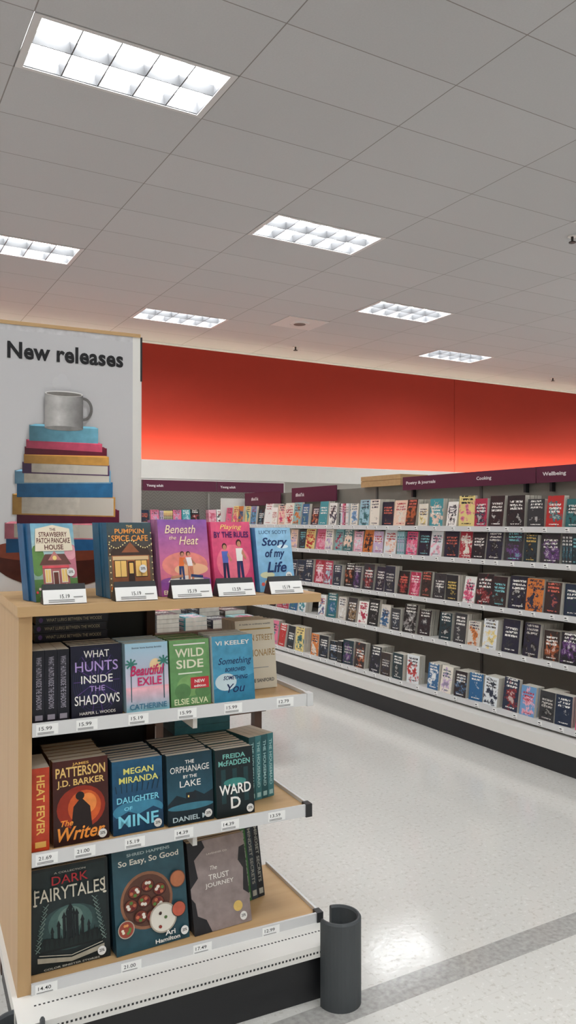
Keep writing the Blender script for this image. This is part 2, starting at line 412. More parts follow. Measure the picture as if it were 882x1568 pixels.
def gondola():
    YA, YB = 8.25, -0.9
    L = YA-YB
    X = Matrix.Translation((3.68, YA, 0)) @ Matrix.Rotation(-math.pi/2, 4, 'Z')
    g = MB(); bks = MB()
    g.box(0, L, 0.02, .9, 0, .13, 'black', X=X)
    g.box(0, L, 0, .92, .13, .205, 'white', X=X)
    g.box(0, L, .47, .49, .2, 1.80, 'grey', X=X)
    g.box(0, .02, .14, .9, .2, 1.76, 'white', X=X)
    n = int(L/1.22)
    for i in range(n+1):
        x = i*L/n; g.box(max(0, x-.012), min(L, x+.012), .46, .47, .2, 1.80, 'dgrey', X=X)
    rr = random.Random(52)
    wts = lambda s: (.74, .12) if s < .36 else ((.25, .48) if s < .46 else (.08, .72))
    wd = lambda s: (.42, .36) if s < .26 else (.10, .70)
    w5 = lambda s: (.42, .36) if s < .28 else (.20, .52)
    sh = [(.255, .09, .28, w5), (.62, .15, .22, wd), (.915, .16, .215, wd), (1.23, .16, .19, wts), (1.457, .16, .22, wts)]
    for z, yf, hm, w in sh:
        g.box(0.02, L, yf, .47, z-.02, z, 'white', X=X)
        rail(g, 0.02, L, yf, z, .034, X, r=rr)
        fill_row(bks, X @ Matrix.Translation((.03, yf, z+.0005)), L-.05, .47-yf, hm, w, rr, skip=.12 if z < .3 else .03)
    g.box(0.02, L, .49, .86, 1.58, 1.60, 'white', X=X); g.box(0.02, L, .86, .88, .2, 1.60, 'grey', X=X)
    g.build('bookstore_gondola_shelf'); bks.build('books_on_gondola')
    def sign(ya, yb, z0, z1, words, obj='category_sign'):
        m = MB(); w = ya-yb; S = Matrix.Translation((4.10, ya, z0)) @ Matrix.Rotation(-math.pi/2, 4, 'Z')
        m.box(0, w, 0, .012, 0, z1-z0, 'purple', X=S)
        for q in (.1, w-.12): m.box(q, q+.02, .012, .045, -.06, .05, 'black', X=S)
        for s, tx in words:
            A = Art(m, w, z1-z0, S, -.0005); A.txt(s, tx, .5, .0125*len(s)*1.75/w, .30 if z1-z0 < .12 else .26, C(235, 228, 230), 1.5)
        m.build(obj)
    sign(5.21, 3.76, 1.755, 1.865, [('Poetry & journals', .16), ('Cooking', .66)]); sign(3.75, 2.5, 1.755, 1.865, [('Wellbeing', .12)])
    sign(7.08, 6.23, 1.69, 1.84, [('#BookTok', .2)]); sign(8.18, 7.33, 1.67, 1.82, [('#BookTok', .3)]); sign(2.49, 1.2, 1.755, 1.865, [('Faith', .2)])
    m = MB(); S = Matrix.Translation((4.10, 5.82, 1.801)) @ Matrix.Rotation(-math.pi/2, 4, 'Z')
    m.box(0, .58, 0, .3, 0, .05, 'wood', X=S); m.box(.006, .574, .006, .294, .05, .054, 'woodv', X=S); m.box(0, .58, 0, .3, .054, .095, 'wood', X=S)
    m.build('wooden_display_box')
gondola()

def wall_shelves():
    X = Matrix.Translation((1.5, 11.5, 0)); L = 5.0
    g = MB(); b = MB(); rr = random.Random(5)
    g.box(0, L, .02, .5, 0, .12, 'black', X=X); g.box(0, L, 0, .5, .12, .2, 'white', X=X)
    g.box(0, L, .36, .38, .2, 2.14, 'pattern', X=X)
    g.box(L, L+.02, 0, .5, .0, 2.15, 'white', X=X); g.box(-.02, 0, 0, .5, .0, 2.15, 'white', X=X)
    for i in range(5): g.box(i*1.25, i*1.25+.03, .34, .36, .2, 1.95, 'white', X=X)
    for z in (.22, .55, .86, 1.17, 1.47):
        g.box(0, L, .02, .36, z-.02, z, 'white', X=X); rail(g, 0, L, .02, z, .034, X, r=rr)
        fill_row(b, X @ Matrix.Translation((.02, .02, z+.0005)), L-.04, .34, .21, lambda s: (.7, .12), rr)
    for i in range(4):
        g.box(i*1.25+.005, i*1.25+1.245, -.012, 0, 1.965, 2.13, 'purple', X=X)
        A = Art(g, 1.25, .165, X @ Matrix.Translation((i*1.25, -.0125, 1.965))); A.txt('Young adult', .16, .45, .22, .30, C(235, 228, 230), 1.5)
    g.box(0, L, 0, .3, 2.13, 2.15, 'white', X=X)
    g.build('wall_book_shelving'); b.build('books_on_wall_shelving')
wall_shelves()

mb = MB(); mb.box(1.55, 2.35, 4.3, 5.0, .80, .84, 'wooddk')
for x in (1.6, 2.25):
    for y in (4.35, 4.9): mb.box(x, x+.05, y, y+.05, 0, .80, 'wooddk')
mb.box(1.58, 2.32, 4.33, 4.97, .3, .33, 'wooddk'); mb.build('display_table')
mb = MB(); rr = random.Random(3)
for i in range(4):
    for j in range(3):
        a, b, t = rnd_cols(rr, (.2, .5)); z = .8405
        for k in range(rr.randint(2, 4)):
            S = Matrix.Translation((1.60+i*.18, 4.34+j*.21, z)) @ Matrix.Rotation(rr.uniform(-.05, .05), 4, 'Z'); mb.box(0, .14, 0, .2, 0, .025, 'mass', a, S, {'F': 'pages', 'K': 'pages', 'R': 'pages'}, b, t); z += .026
mb.build('books_on_table')

# ------------------------------------------------------------------ end cap
E = Matrix.Translation((.460, 2.238, 0)) @ Matrix.Rotation(math.radians(-3.7), 4, 'Z')
ZC = 1.262
def endcap():
    m = MB()
    m.box(-.03, .875, -.10, .44, 0, .15, 'black'); m.box(-.05, .905, -.135, .47, .15, .185, 'white')
    for i in range(76): m.box(.0+i*.0118, .006+i*.0118, -.1355, -.135, .163, .169, 'black')
    for i in range(76): m.box(.0+i*.0118, .006+i*.0118, -.06, -.054, .185, .1852, 'black')
    m.box(-.036, 0, 0, 1.0, .185, ZC-.028, 'woodv')
    m.box(-.042, .905, -.02, .46, ZC-.028, ZC, 'wood')
    m.box(-.042, .47, .46, 1.02, ZC-.028, ZC, 'wood')
    m.box(0, .47, .45, 1.0, .0, ZC-.028, 'wooddk')
    m.box(-.03, 0, .47, 1.0, 0, .185, 'wooddk')
    m.box(.44, .47, .40, .45, .185, ZC-.028, 'wooddk')
    m.box(0.0, .44, .43, .45, .185, ZC-.028, 'black')
    for z, ue, de in ((.905, .868, .36), (.545, .864, .40), (.185, .905, .42)):
        m.box(0, ue, 0.0, de, z+.0003, z+.018, 'wood')
        m.box(0, ue+.004, -.008, 0, z-.008, z+.030, 'lipgrey')
        m.box(ue, ue+.008, 0, de, z-.004, z+.030, 'lipgrey')
        m.box(ue-.01, ue+.012, -.012, .02, z-.010, z+.032, 'black' if z < .8 else 'lipgrey')
        if z > .3: m.box(.478, .492, .02, .40, z-.045, z, 'white')
    tk = {.905: [(.01, '15.99'), (.12, '15.99'), (.27, '15.19'), (.42, '15.99'), (.57, '15.99'), (.75, '12.79')],
          .545: [(.01, '21.69'), (.115, '21.00'), (.26, '15.19'), (.41, '14.39'), (.56, '14.39'), (.72, '13.59')],
          .185: [(.01, '14.40'), (.25, '21.00'), (.47, '17.49'), (.70, '12.99')]}
    for z, l in tk.items():
        for u, s in l:
            A = Art(m, .06, .030, None, -.0082, u, z-.004)
            A.rect(0, 0, 1, 1, C(246, 246, 244)); A.txt(s, .42, .60, .58, .34, C(25, 25, 25), False)
            for q in (.08, .2): A.rect(.06, q, .8, q+.06, C(120, 120, 120))
    m.build('wooden_endcap_display', E)
    e = MB()
    for u0, u1, s in ((.030, .150, '15.19'), (.235, .360, '15.19'), (.408, .535, '15.19'), (.556, .680, '13.59'), (.735, .850, '15.19')):
        w = u1-u0; Y = Matrix.Translation((u0, -.002, ZC+.0004)) @ SHEAR(.45)
        e.box(0, w, 0, .003, .002, .040, 'print', C(240, 240, 238), X=Y)
        A = Art(e, w, .036, Y, -.0003, 0, .002); A.txt(s, .5, .55, .22, .30, C(25, 25, 25), False)
        for q in (.12, .25): A.rect(.12, q, .72, q+.06, C(130, 130, 130))
        A.rect(.7, .45, .92, .52, C(130, 130, 130))
        Z = Matrix.Translation((u0, 0, ZC+.0004)); hh = .056
        e.face([(0, .003, 0), (0, .03, hh), (0, .06, 0)], 'black', X=Z); e.face([(w, .003, 0), (w, .06, 0), (w, .03, hh)], 'black', X=Z)
        e.face([(0, .003, 0), (w, .003, 0), (w, .03, hh), (0, .03, hh)], 'black', X=Z)
        e.face([(0, .03, hh), (w, .03, hh), (w, .06, 0), (0, .06, 0)], 'black', X=Z)
    e.build('price_ticket_holders', E)
    def guard(u, d, h, a0, a1):
        g = MB(); n = 28; r0, r1 = .055, .068
        P = lambda r, t, z: (r*math.cos(t), r*math.sin(t), z)
        pr = [(r1, 0), (r1, h-.006), (r1-.004, h), (r0+.004, h), (r0, h-.006), (r0, 0)]
        for i in range(n):
            a, b = [math.radians(a0+(a1-a0)*(i+k)/n) for k in (0, 1)]
            for (ra, za), (rb, zb) in zip(pr[:-1], pr[1:]):
                g.face([P(ra, a, za), P(ra, b, za), P(rb, b, zb), P(rb, a, zb)], 'rubber')
        for a in (a0, a1):
            a = math.radians(a); g.face([P(r, a, z) for r, z in pr], 'rubber')
        g.build('corner_bumper_guard', E @ Matrix.Translation((u, d, 0)))
    guard(.906, -.137, .268, -180, 88); guard(-.052, -.137, .20, -268, 0)
endcap()

def poster():
    m = MB(); u0, u1, z0, z1 = -.055, .442, ZC, 2.175
    d = .50
    m.box(u0, u1, d, d+.02, z0, z1-.008, 'white'); m.box(u0, u1, d-.004, d+.024, z1-.012, z1, 'wood')
    m.box(u1, u1+.008, d+.002, d+.018, z1-.17, z1-.01, 'black'); m.box(u1+.001, u1+.006, d+.004, d+.016, z0, z1-.17, 'white')
    A = Art(m, 1, 1, None, d-.0005, 0, 0, .0004)
    A.nx = lambda: setattr(A, 'y', A.y-.0003)
    A.rect(u0, z0, u1-.028, z1-.012, C(196, 195, 198), C(208, 206, 206))
    def zz(y): return 1.5+(797-y)*.00226
    def uu(x): return -.050+x*.00240
    # faint printed steam above the mug
    for i, (x, y, r_) in enumerate(((88, 594, 8), (84, 586, 9), (90, 580, 8), (96, 588, 7))):
        A.ell(uu(x), zz(y), r_*.0021, r_*.0024, C(201+i % 2, 200+i % 2, 203), 24)
    A.txt('New releases', .182, 2.077, .394, .058, C(22, 22, 26), 1.75)
    A.poly([(uu(90)+.24*math.cos(math.radians(a)), max(z0+.001, zz(842)+.13*math.sin(math.radians(a)))) for a in range(180, 361, 8)], C(70, 32, 24))
    A.poly([(min(u1-.03, uu(90)+.24*math.cos(math.radians(a))), zz(842)+.04*math.sin(math.radians(a))) for a in range(0, 360, 12)], C(120, 60, 42))
    bk = [(14, 166, 822, 845, (44, 104, 156), 2), (12, 173, 800, 824, (226, 130, 146), -3), (28, 173, 783, 803, (104, 24, 54), 2), (22, 167, 757, 788, (214, 160, 80), -3),
          (28, 163, 738, 762, (44, 118, 170), 1), (25, 160, 722, 742, (130, 180, 210), 3), (35, 158, 709, 726, (92, 60, 100), -1), (37, 157, 697, 711, (222, 164, 80), 0),
          (38, 154, 686, 698, (112, 20, 48), 2), (40, 147, 675, 688, (220, 84, 116), -2), (44, 141, 653, 677, (112, 174, 196), 0)]
    for xa, xb, ya, yb, c, sk in bk:
        c1 = C(*c); c2 = C(*[int(q*.6) for q in c]); pg = C(226, 220, 208)
        a, b, t, bo = uu(xa), uu(xb), zz(ya), zz(yb); k = sk*.0025; q = .004
        A.nx(); A.mb.face([A.p(a, bo), A.p(b, bo+k), A.p(b, t+k), A.p(a, t)], 'print', c1, cols=[c2, c1, c1, c2])
        if sk in (-3, 3, -1):
            A.nx(); A.mb.face([A.p(a+.03, bo+q), A.p(b-.006, bo+k+q), A.p(b-.006, t+k-q), A.p(a+.03, t-q)], 'print', pg, cols=[C(150, 142, 130), pg, pg, C(150, 142, 130)])
        A.nx(); A.mb.face([A.p(a, t-.003), A.p(b, t+k-.003), A.p(b-.012, t+k+.004), A.p(a+.02, t+.004)], 'print', C(*[min(255, int(q_*1.12+8)) for q_ in c]))
    g1, g2 = C(104, 102, 102), C(196, 194, 192)
    n = 20; cx, cz = uu(119), zz(625)
    for i in range(n):
        a, b = [math.radians(-90+180*(i+k)/n) for k in (0, 1)]
        A.mb.face([A.p(cx+.024*math.cos(a), cz+.032*math.sin(a)), A.p(cx+.034*math.cos(a), cz+.042*math.sin(a)), A.p(cx+.034*math.cos(b), cz+.042*math.sin(b)), A.p(cx+.024*math.cos(b), cz+.032*math.sin(b))], 'print', C(104, 102, 100))
    a, b, t, bo = uu(65), uu(119), zz(603), zz(656); mid = a+(b-a)*.35
    A.hrect(a, bo, mid, t, C(150, 148, 146), g2); A.hrect(mid, bo, b, t, g2, g1)
    A.ell((a+b)/2, bo, (b-a)/2, .008, C(130, 128, 126)); A.ell((a+b)/2, t, (b-a)/2, .010, C(222, 220, 218)); A.ell((a+b)/2, t-.001, (b-a)/2-.005, .007, C(120, 116, 112))
    m.build('new_releases_sign', E)
poster()

def hero(name, u, d, z, w, h, n, th, top, bot, art, rot=0, lean=.12, spine=None, wob=.003, seed=0):
    m = MB(); rr = random.Random(seed+int(u*1000)); Y = SHEAR(lean); y = 0; sp = spine or top
    for i in range(n):
        j = 0 if i == 0 else rr.uniform(-wob, wob)
        cover_box(m, j, w+j, y, y+th-.0008, 0, h-(0 if i == 0 else rr.uniform(0, .002)), sp, Y); y += th
    A = Art(m, w, h, Y, 0, step=.00012); A.rect(0, 0, 1, 1, top, bot)
    if art: art(A)
    return m.build(name, E @ Matrix.Translation((u, d, z+.0005)) @ Matrix.Rotation(math.radians(rot), 4, 'Z'))

Wt = C(245, 242, 236); Bk = C(18, 18, 22)
def a_straw(A):
    A.rect(0, .5, 1, 1, C(120, 176, 200), C(190, 214, 210)); A.rect(0, 0, 1, .28, C(90, 130, 70), C(70, 100, 50)); A.ell(.10, .52, .18, .2, C(100, 140, 76)); A.ell(.92, .5, .18, .22, C(200, 120, 136)); A.ell(.88, .62, .14, .1, C(226, 160, 170))
    A.rect(.2, .16, .82, .46, C(186, 110, 110), C(160, 96, 92)); A.poly([(.14, .46), (.88, .46), (.74, .60), (.28, .60)], C(110, 70, 64))
    A.poly([(.34, .52), (.5, .64), (.66, .52)], C(200, 130, 126)); A.ell(.5, .55, .05, .03, C(250, 220, 140), 12)
    for x in (.26, .64): A.rect(x-.012, .23, x+.132, .41, C(240, 232, 220)); A.rect(x, .24, x+.12, .4, C(250, 214, 130)); A.rect(x+.055, .24, x+.065, .4, C(240, 232, 220))
    A.rect(.43, .14, .57, .38, C(240, 232, 220)); A.rect(.445, .14, .555, .365, C(110, 60, 50)); A.poly([(.36, 0), (.7, 0), (.56, .15), (.46, .15)], C(220, 200, 170))
    A.rect(.2, .42, .82, .45, C(230, 90, 100)); A.poly([(.06, .64), (.94, .64), (.90, .93), (.5, .98), (.10, .93)], C(240, 228, 204)); A.txt('THE', .5, .92, .14, .035, C(90, 40, 40)); A.txt('STRAWBERRY', .5, .855, .66, .065, C(96, 44, 36))
    A.txt('PATCH PANCAKE', .5, .775, .78, .07, C(96, 44, 36)); A.txt('HOUSE', .5, .69, .44, .065, C(96, 44, 36)); A.txt('LAURIE GILMAN', .5, .05, .8, .055, Wt)
    for i in range(16): A.ell(.04+i*.062, .12+.04*((i*7) % 3), .026, .018, [C(220, 70, 80), C(240, 200, 210), C(60, 110, 50), C(250, 240, 200)][i % 4], 8)
    A.sticker(.84, .36)
def a_pump(A):
    A.rect(0, .55, 1, 1, C(60, 84, 92), C(90, 70, 56)); A.rect(.08, .18, .92, .58, C(176, 106, 66), C(130, 76, 46)); A.poly([(.02, .56), (.98, .56), (.86, .68), (.14, .68)], C(66, 50, 44))
    A.poly([(.3, .6), (.5, .74), (.7, .6)], C(150, 90, 60)); A.rect(.1, .5, .9, .55, C(226, 196, 150))
    for x in (.14, .6): A.rect(x-.014, .27, x+.264, .5, C(70, 46, 36)); A.rect(x, .28, x+.25, .49, C(252, 206, 120)); A.rect(x+.12, .28, x+.13, .49, C(70, 46, 36))
    A.rect(.43, .18, .57, .48, C(60, 40, 34)); A.rect(.455, .32, .545, .46, C(250, 200, 110)); A.rect(0, 0, 1, .18, C(150, 120, 94), C(90, 70, 54))
    A.txt('THE', .5, .95, .14, .035, C(240, 200, 130)); A.txt('PUMPKIN', .5, .885, .66, .065, C(240, 160, 80)); A.txt('SPICE CAFE', .5, .79, .82, .08, C(240, 160, 80))
    A.txt('LAURIE GILMAN', .5, .05, .8, .05, Wt)
    for i in range(20): A.ell(.03+i*.05, .71-.05*math.sin(i*.5), .014, .01, C(255, 236, 170), 8)
    for i in range(20): A.ell([.03, .97][i % 2], .1+.04*i, .014, .01, C(255, 236, 170), 8)
    for i in range(9): A.ell(.07+i*.11, .13+(i % 2)*.04, .05, .032, C(226, 120, 40), 10); A.ell(.07+i*.11, .16+(i % 2)*.04, .008, .012, C(80, 100, 50), 6)
    A.sticker(.74, .38)
def fig(A, x, y, s, body, legs, skin=C(200, 140, 110), hair=C(60, 34, 28), lean=0):
    A.ell(x+lean, y+.30*s, .035*s*1.3, .035*s, hair, 12); A.ell(x+lean+.004, y+.29*s, .026*s*1.3, .028*s, skin, 12)
    A.poly([(x-.05*s, y+.13*s), (x+.05*s, y+.13*s), (x+.06*s+lean, y+.25*s), (x-.06*s+lean, y+.25*s)], body)
    A.poly([(x-.055*s, y-.05*s), (x-.015*s, y-.05*s), (x+.002*s, y+.13*s), (x-.05*s, y+.13*s)], legs); A.poly([(x+.02*s, y-.05*s), (x+.06*s, y-.05*s), (x+.05*s, y+.13*s), (x, y+.13*s)], legs)
    A.poly([(x+.05*s+lean, y+.24*s), (x+.12*s, y+.16*s), (x+.10*s, y+.14*s), (x+.04*s, y+.2*s)], skin)
def a_beneath(A):
    A.ell(.5, .40, .46, .17, C(236, 140, 130)); A.ell(.62, .34, .34, .08, C(248, 190, 150)); A.rect(0, 0, 1, .2, C(140, 76, 160), C(170, 80, 150)); A.ell(.5, .2, .5, .05, C(150, 84, 160))
    A.poly([(.14, .18), (.90, .18), (.78, .26), (.24, .26)], C(250, 236, 226)); fig(A, .42, .26, .95, C(240, 120, 60), C(40, 60, 110), lean=.03); fig(A, .60, .26, .95, C(250, 240, 240), C(210, 130, 100), lean=-.03)
    A.line(.2, .24, .44, .26, .008, C(200, 140, 110)); A.line(.84, .24, .6, .26, .008, C(40, 60, 110))
    A.txt('Beneath', .44, .87, .62, .11, C(252, 230, 190), False, .3); A.txt('the', .28, .76, .14, .05, C(252, 230, 190), False, .3); A.txt('Heat', .60, .72, .40, .11, C(252, 230, 190), False, .3)
    A.txt('EMILY WINTERS', .44, .05, .8, .055, C(252, 236, 200)); A.sticker(.88, .1)
def a_play(A):
    A.ell(.5, .42, .42, .26, C(240, 116, 140)); fig(A, .30, .25, 1.35, C(90, 110, 190), C(30, 36, 80)); fig(A, .66, .25, 1.5, Wt, C(34, 40, 90), lean=.01)
    A.rect(.05, .15, .95, .18, C(150, 40, 90)); A.txt('Playing', .5, .92, .56, .085, C(255, 220, 130), False, .3); A.txt('BY THE RULES', .5, .82, .88, .085, C(70, 26, 100))
    A.txt('MONICA HALE', .46, .06, .8, .06, Wt); A.sticker(.86, .1)
def a_story(A):
    A.txt('LUCY SCOTT', .5, .93, .8, .055, C(60, 90, 130)); A.ell(.24, .26, .2, .05, C(220, 220, 180)); A.ell(.74, .7, .16, .03, C(220, 240, 250))
    for s, x, y, w in (('Story', .52, .76, .74), ('of my', .5, .58, .56), ('Life', .52, .38, .56)): A.txt(s, x, y, w, .17, C(24, 50, 100), 1.4, .25)
    for i in range(8): A.ell(.1+i*.1, .12+.03*(i % 3), .05, .03, [C(230, 100, 90), C(240, 200, 120), C(70, 140, 120)][i % 3], 8)
    A.sticker(.84, .24)
CT = ZC+.001
hero('romance_paperback', .022, .080, CT, .133, .228, 4, .024, C(130, 180, 205), C(150, 170, 130), a_straw, rot=14, lean=.22, spine=C(40, 90, 130))
hero('romance_paperback', .238, .084, CT, .144, .230, 6, .023, C(96, 110, 104), C(110, 80, 50), a_pump, rot=6, lean=.18, spine=C(50, 100, 130))
hero('romance_paperback', .397, .078, CT, .168, .240, 4, .022, C(140, 92, 170), C(240, 120, 130), a_beneath, rot=3, lean=.20, spine=C(170, 110, 150))
hero('romance_paperback', .577, .080, CT, .148, .232, 3, .024, C(228, 92, 130), C(210, 60, 110), a_play, rot=8, lean=.18, spine=C(220, 70, 120))
hero('romance_paperback', .733, .082, CT, .138, .212, 3, .024, C(150, 196, 226), C(120, 176, 214), a_story, rot=6, lean=.18, spine=C(70, 130, 180))

S1 = .924
def a_hunts(A):
    for k in range(9): A.ell(.5, .5, .47-.02*k, .46-.02*k, [C(30, 32, 64), C(18, 20, 40)][k % 2])
    for i in range(14):
        a = i*math.pi/7; A.line(.5+.1*math.cos(a), .5+.1*math.sin(a), .5+.45*math.cos(a), .5+.44*math.sin(a), .0018, C(90, 60, 130))
    for s, y, w, h, c in (('WHAT', .88, .5, .10, Wt), ('HUNTS', .71, .84, .14, C(186, 160, 220)), ('INSIDE', .53, .62, .11, Wt), ('THE', .40, .3, .07, C(186, 160, 220)), ('SHADOWS', .25, .88, .13, Wt), ('HARPER L. WOODS', .07, .7, .04, Wt)): A.txt(s, .5, y, w, h, c, False)
def a_exile(A):
    A.rect(0, 0, 1, .36, C(244, 180, 190), C(120, 190, 210)); A.ell(.7, .66, .14, .1, C(250, 220, 170))
    for x, y in ((.12, .4), (.88, .42)):
        A.line(x, y-.25, x+.01, y+.3, .003, C(50, 90, 100))
        for a in range(0, 360, 45): A.line(x+.01, y+.3, x+.01+.14*math.cos(math.radians(a)), y+.3+.08*math.sin(math.radians(a)), .005, C(60, 130, 120))
    A.txt('Beautiful', .5, .6, .80, .15, C(200, 40, 100), 1.2, .3); A.txt('EXILE', .55, .44, .56, .12, C(200, 40, 100)); A.txt('CATHERINE', .5, .08, .86, .08, C(60, 120, 150)); A.txt('Some love burns bright', .5, .93, .7, .03, C(80, 90, 110))
def a_wild(A):
    A.ell(.5, .3, .34, .16, C(126, 170, 106)); A.ell(.3, .22, .2, .12, C(90, 134, 84)); A.ell(.8, .2, .2, .1, C(90, 134, 84)); A.txt('WILD', .5, .8, .72, .13, C(240, 240, 215)); A.txt('SIDE', .5, .63, .68, .13, C(240, 240, 215))
    A.rect(.2, .48, .8, .50, C(230, 240, 220)); A.poly([(.5, .25), (.96, .25), (.96, .42), (.5, .42)], C(196, 50, 60)); A.txt('NEW', .73, .36, .26, .05, Wt); A.txt('edition', .73, .29, .3, .04, Wt); A.txt('ELSIE SILVA', .5, .07, .84, .09, C(230, 240, 200)); A.rect(.1, .92, .9, .94, Wt)
def a_vk(A):
    A.poly([(0, 0), (1, 0), (1, .4), (0, .2)], C(50, 130, 166)); A.ell(.3, .3, .26, .13, C(200, 220, 226)); A.txt('VI KEELEY', .5, .89, .84, .065, Wt)
    for s, y, w in (('Something', .60, .82), ('BORROWED', .48, .5), ('SOMETHING', .36, .6), ('You', .2, .44)): A.txt(s, .54, y, w, .06 if s.isupper() else .13, C(20, 40, 90), s.isupper(), .3)
def a_main(A):
    for s, y, w, h in (('MAIN STREET', .74, .8, .09), ('MILLIONAIRE', .52, .86, .1)): A.txt(s, .55, y, w, h, C(170, 136, 80), False)
    A.rect(.1, .86, .9, .88, C(180, 150, 90)); A.rect(.3, .3, .8, .31, C(150, 150, 150)); A.txt('CODIE SANFORD', .55, .12, .76, .05, C(90, 90, 90)); A.txt('A guide to ordinary wealth', .5, .94, .8, .03, C(120, 120, 120))
def spine_stack(name, u0, d, z, n, th, w, h, cols, txtc, title, lean=.03, rot=0):
    m = MB(); x = 0; Y = SHEAR(lean)
    for i in range(n):
        c = cols[i % len(cols)]
        m.box(x, x+th-.0008, 0, w, 0, h, 'print', c, Y, {'U': 'pages', 'K': 'pages'})
        vs, fs = glyphs(title, True, 0)
        for f in fs:
            m.face([Y @ Vector((x+th*.5+vs[k][1]*th*.45, -.0004, h*.55-vs[k][0]*h*.72)) for k in f], 'print', txtc)
        m.box(x+th*.2, x+th*.8, -.0005, -.0001, h*.04, h*.11, 'print', txtc, Y)
        x += th
    return m.build(name, E @ Matrix.Translation((u0, d, z+.0005)) @ Matrix.Rotation(math.radians(rot), 4, 'Z'))
spine_stack('fantasy_hardcover', .006, .03, S1, 3, .034, .14, .205, [C(16, 18, 30)], C(150, 146, 160), 'WHAT HUNTS INSIDE THE SHADOWS')
hero('fantasy_hardcover', .114, .03, S1, .150, .208, 4, .032, C(22, 24, 46), C(14, 18, 38), a_hunts, lean=.1, spine=C(16, 18, 34), rot=2)
hero('romance_paperback', .276, .035, S1, .134, .203, 6, .024, C(170, 214, 236), C(236, 190, 206), a_exile, lean=.12, spine=C(180, 210, 226), rot=2)
hero('romance_paperback', .417, .045, S1, .132, .202, 6, .024, C(120, 170, 110), C(96, 146, 92), a_wild, lean=.12, spine=C(80, 130, 74), rot=2)
hero('romance_paperback', .556, .040, S1, .142, .206, 5, .024, C(84, 160, 194), C(70, 150, 186), a_vk, lean=.12, spine=C(220, 230, 236), rot=2)
hero('business_hardcover', .690, .170, S1, .150, .232, 4, .026, C(232, 226, 208), C(224, 216, 196), a_main, lean=.12, spine=C(226, 220, 206), rot=3)
m = MB(); m.box(0, .23, 0, .13, 0, .205, 'print', C(18, 20, 34))
for i in range(3):
    j = [.006, .002, .008][i]; z = .206+i*.026
    m.box(j, .22+j, 0, .13, z, z+.025, 'print', C(18, 20, 34), fm={'R': 'pages', 'L': 'pages'})
    A = Art(m, .21, .025, None, -.0002, j, z); A.txt('WHAT LURKS BETWEEN THE WOODS', .55, .5, .8, .4, C(190, 180, 150), False); A.ell(.07, .5, .03, .3, C(110, 80, 150))
m.build('fantasy_hardcover', E @ Matrix.Translation((.03, .20, S1+.0005)))

S2 = .564
def a_patt(A):
    A.ell(.5, .42, .44, .26, C(150, 46, 26)); A.ell(.56, .42, .3, .2, C(206, 90, 40)); A.ell(.62, .46, .16, .12, C(236, 140, 70)); A.poly([(.3, .14), (.7, .14), (.66, .42), (.5, .54), (.36, .44)], C(30, 16, 16)); A.ell(.48, .56, .08, .05, C(30, 16, 16))
    A.txt('JAMES', .5, .945, .3, .04, C(240, 190, 100)); A.txt('PATTERSON', .5, .86, .9, .12, C(244, 204, 124)); A.txt('J.D. BARKER', .5, .72, .86, .10, C(244, 204, 124))
    A.txt('The', .24, .26, .22, .07, C(240, 150, 60), True, .3); A.txt('Writer', .5, .13, .86, .16, C(240, 150, 60), True, .3); A.sticker(.88, .07)
def a_mir(A):
    A.ell(.5, .3, .5, .14, C(60, 130, 160)); A.poly([(0, .2), (.3, .3), (.5, .24), (.8, .32), (1, .24), (1, 0), (0, 0)], C(20, 60, 90))
    for i in range(9): A.line(.08+i*.1, .56, .06+i*.11, .66+.03*(i % 3), .003, C(20, 50, 70))
    A.txt('MEGAN', .52, .85, .6, .085, C(236, 232, 130)); A.txt('MIRANDA', .52, .73, .78, .085, C(236, 232, 130)); A.txt('DAUGHTER', .5, .46, .84, .085, C(130, 214, 236)); A.txt('OF', .3, .34, .16, .05, C(130, 214, 236)); A.txt('MINE', .5, .17, .8, .16, C(130, 214, 236)); A.sticker(.88, .08)
def a_orph(A):
    A.poly([(0, .3), (.2, .42), (.4, .36), (.6, .46), (.8, .38), (1, .44), (1, 0), (0, 0)], C(14, 34, 44)); A.ell(.5, .24, .5, .05, C(60, 120, 140)); A.rect(.4, .34, .62, .44, C(20, 30, 38)); A.rect(.44, .37, .47, .4, C(250, 210, 120))
    A.txt('THE', .5, .88, .2, .05, Wt); A.txt('ORPHANAGE', .5, .78, .86, .09, Wt, False); A.txt('BY THE', .5, .67, .3, .045, Wt); A.txt('LAKE', .5, .57, .46, .09, Wt, False); A.txt('DANIEL M.', .5, .08, .8, .07, C(200, 220, 226)); A.sticker(.88, .1)
def a_ward(A):
    for x in (.2, .5, .8): A.rect(x-.06, .2, x+.06, .7, C(28, 60, 64))
    A.ell(.5, .5, .3, .06, C(60, 130, 124)); A.txt('FREIDA', .5, .89, .6, .07, C(130, 200, 190)); A.txt('McFADDEN', .5, .79, .84, .08, C(130, 200, 190)); A.txt('WARD', .5, .4, .84, .15, Wt); A.txt('D', .5, .2, .26, .17, Wt); A.sticker(.88, .08)
spine_stack('thriller_paperback', .004, .03, S2, 1, .050, .14, .232, [C(190, 64, 36)], C(240, 190, 100), 'HEAT FEVER')
hero('thriller_hardcover', .066, .035, S2, .160, .236, 6, .034, C(76, 28, 22), C(40, 16, 16), a_patt, lean=.10, spine=C(110, 84, 56), rot=2)
hero('thriller_paperback', .238, .040, S2, .156, .212, 7, .026, C(34, 90, 124), C(22, 62, 94), a_mir, lean=.10, spine=C(22, 60, 84), rot=2)
hero('thriller_paperback', .405, .035, S2, .150, .210, 8, .026, C(26, 60, 74), C(40, 90, 108), a_orph, lean=.10, spine=C(34, 56, 66), rot=2)
hero('thriller_paperback', .562, .030, S2, .130, .208, 9, .026, C(20, 34, 38), C(16, 28, 32), a_ward, lean=.10, spine=C(36, 70, 72), rot=2)
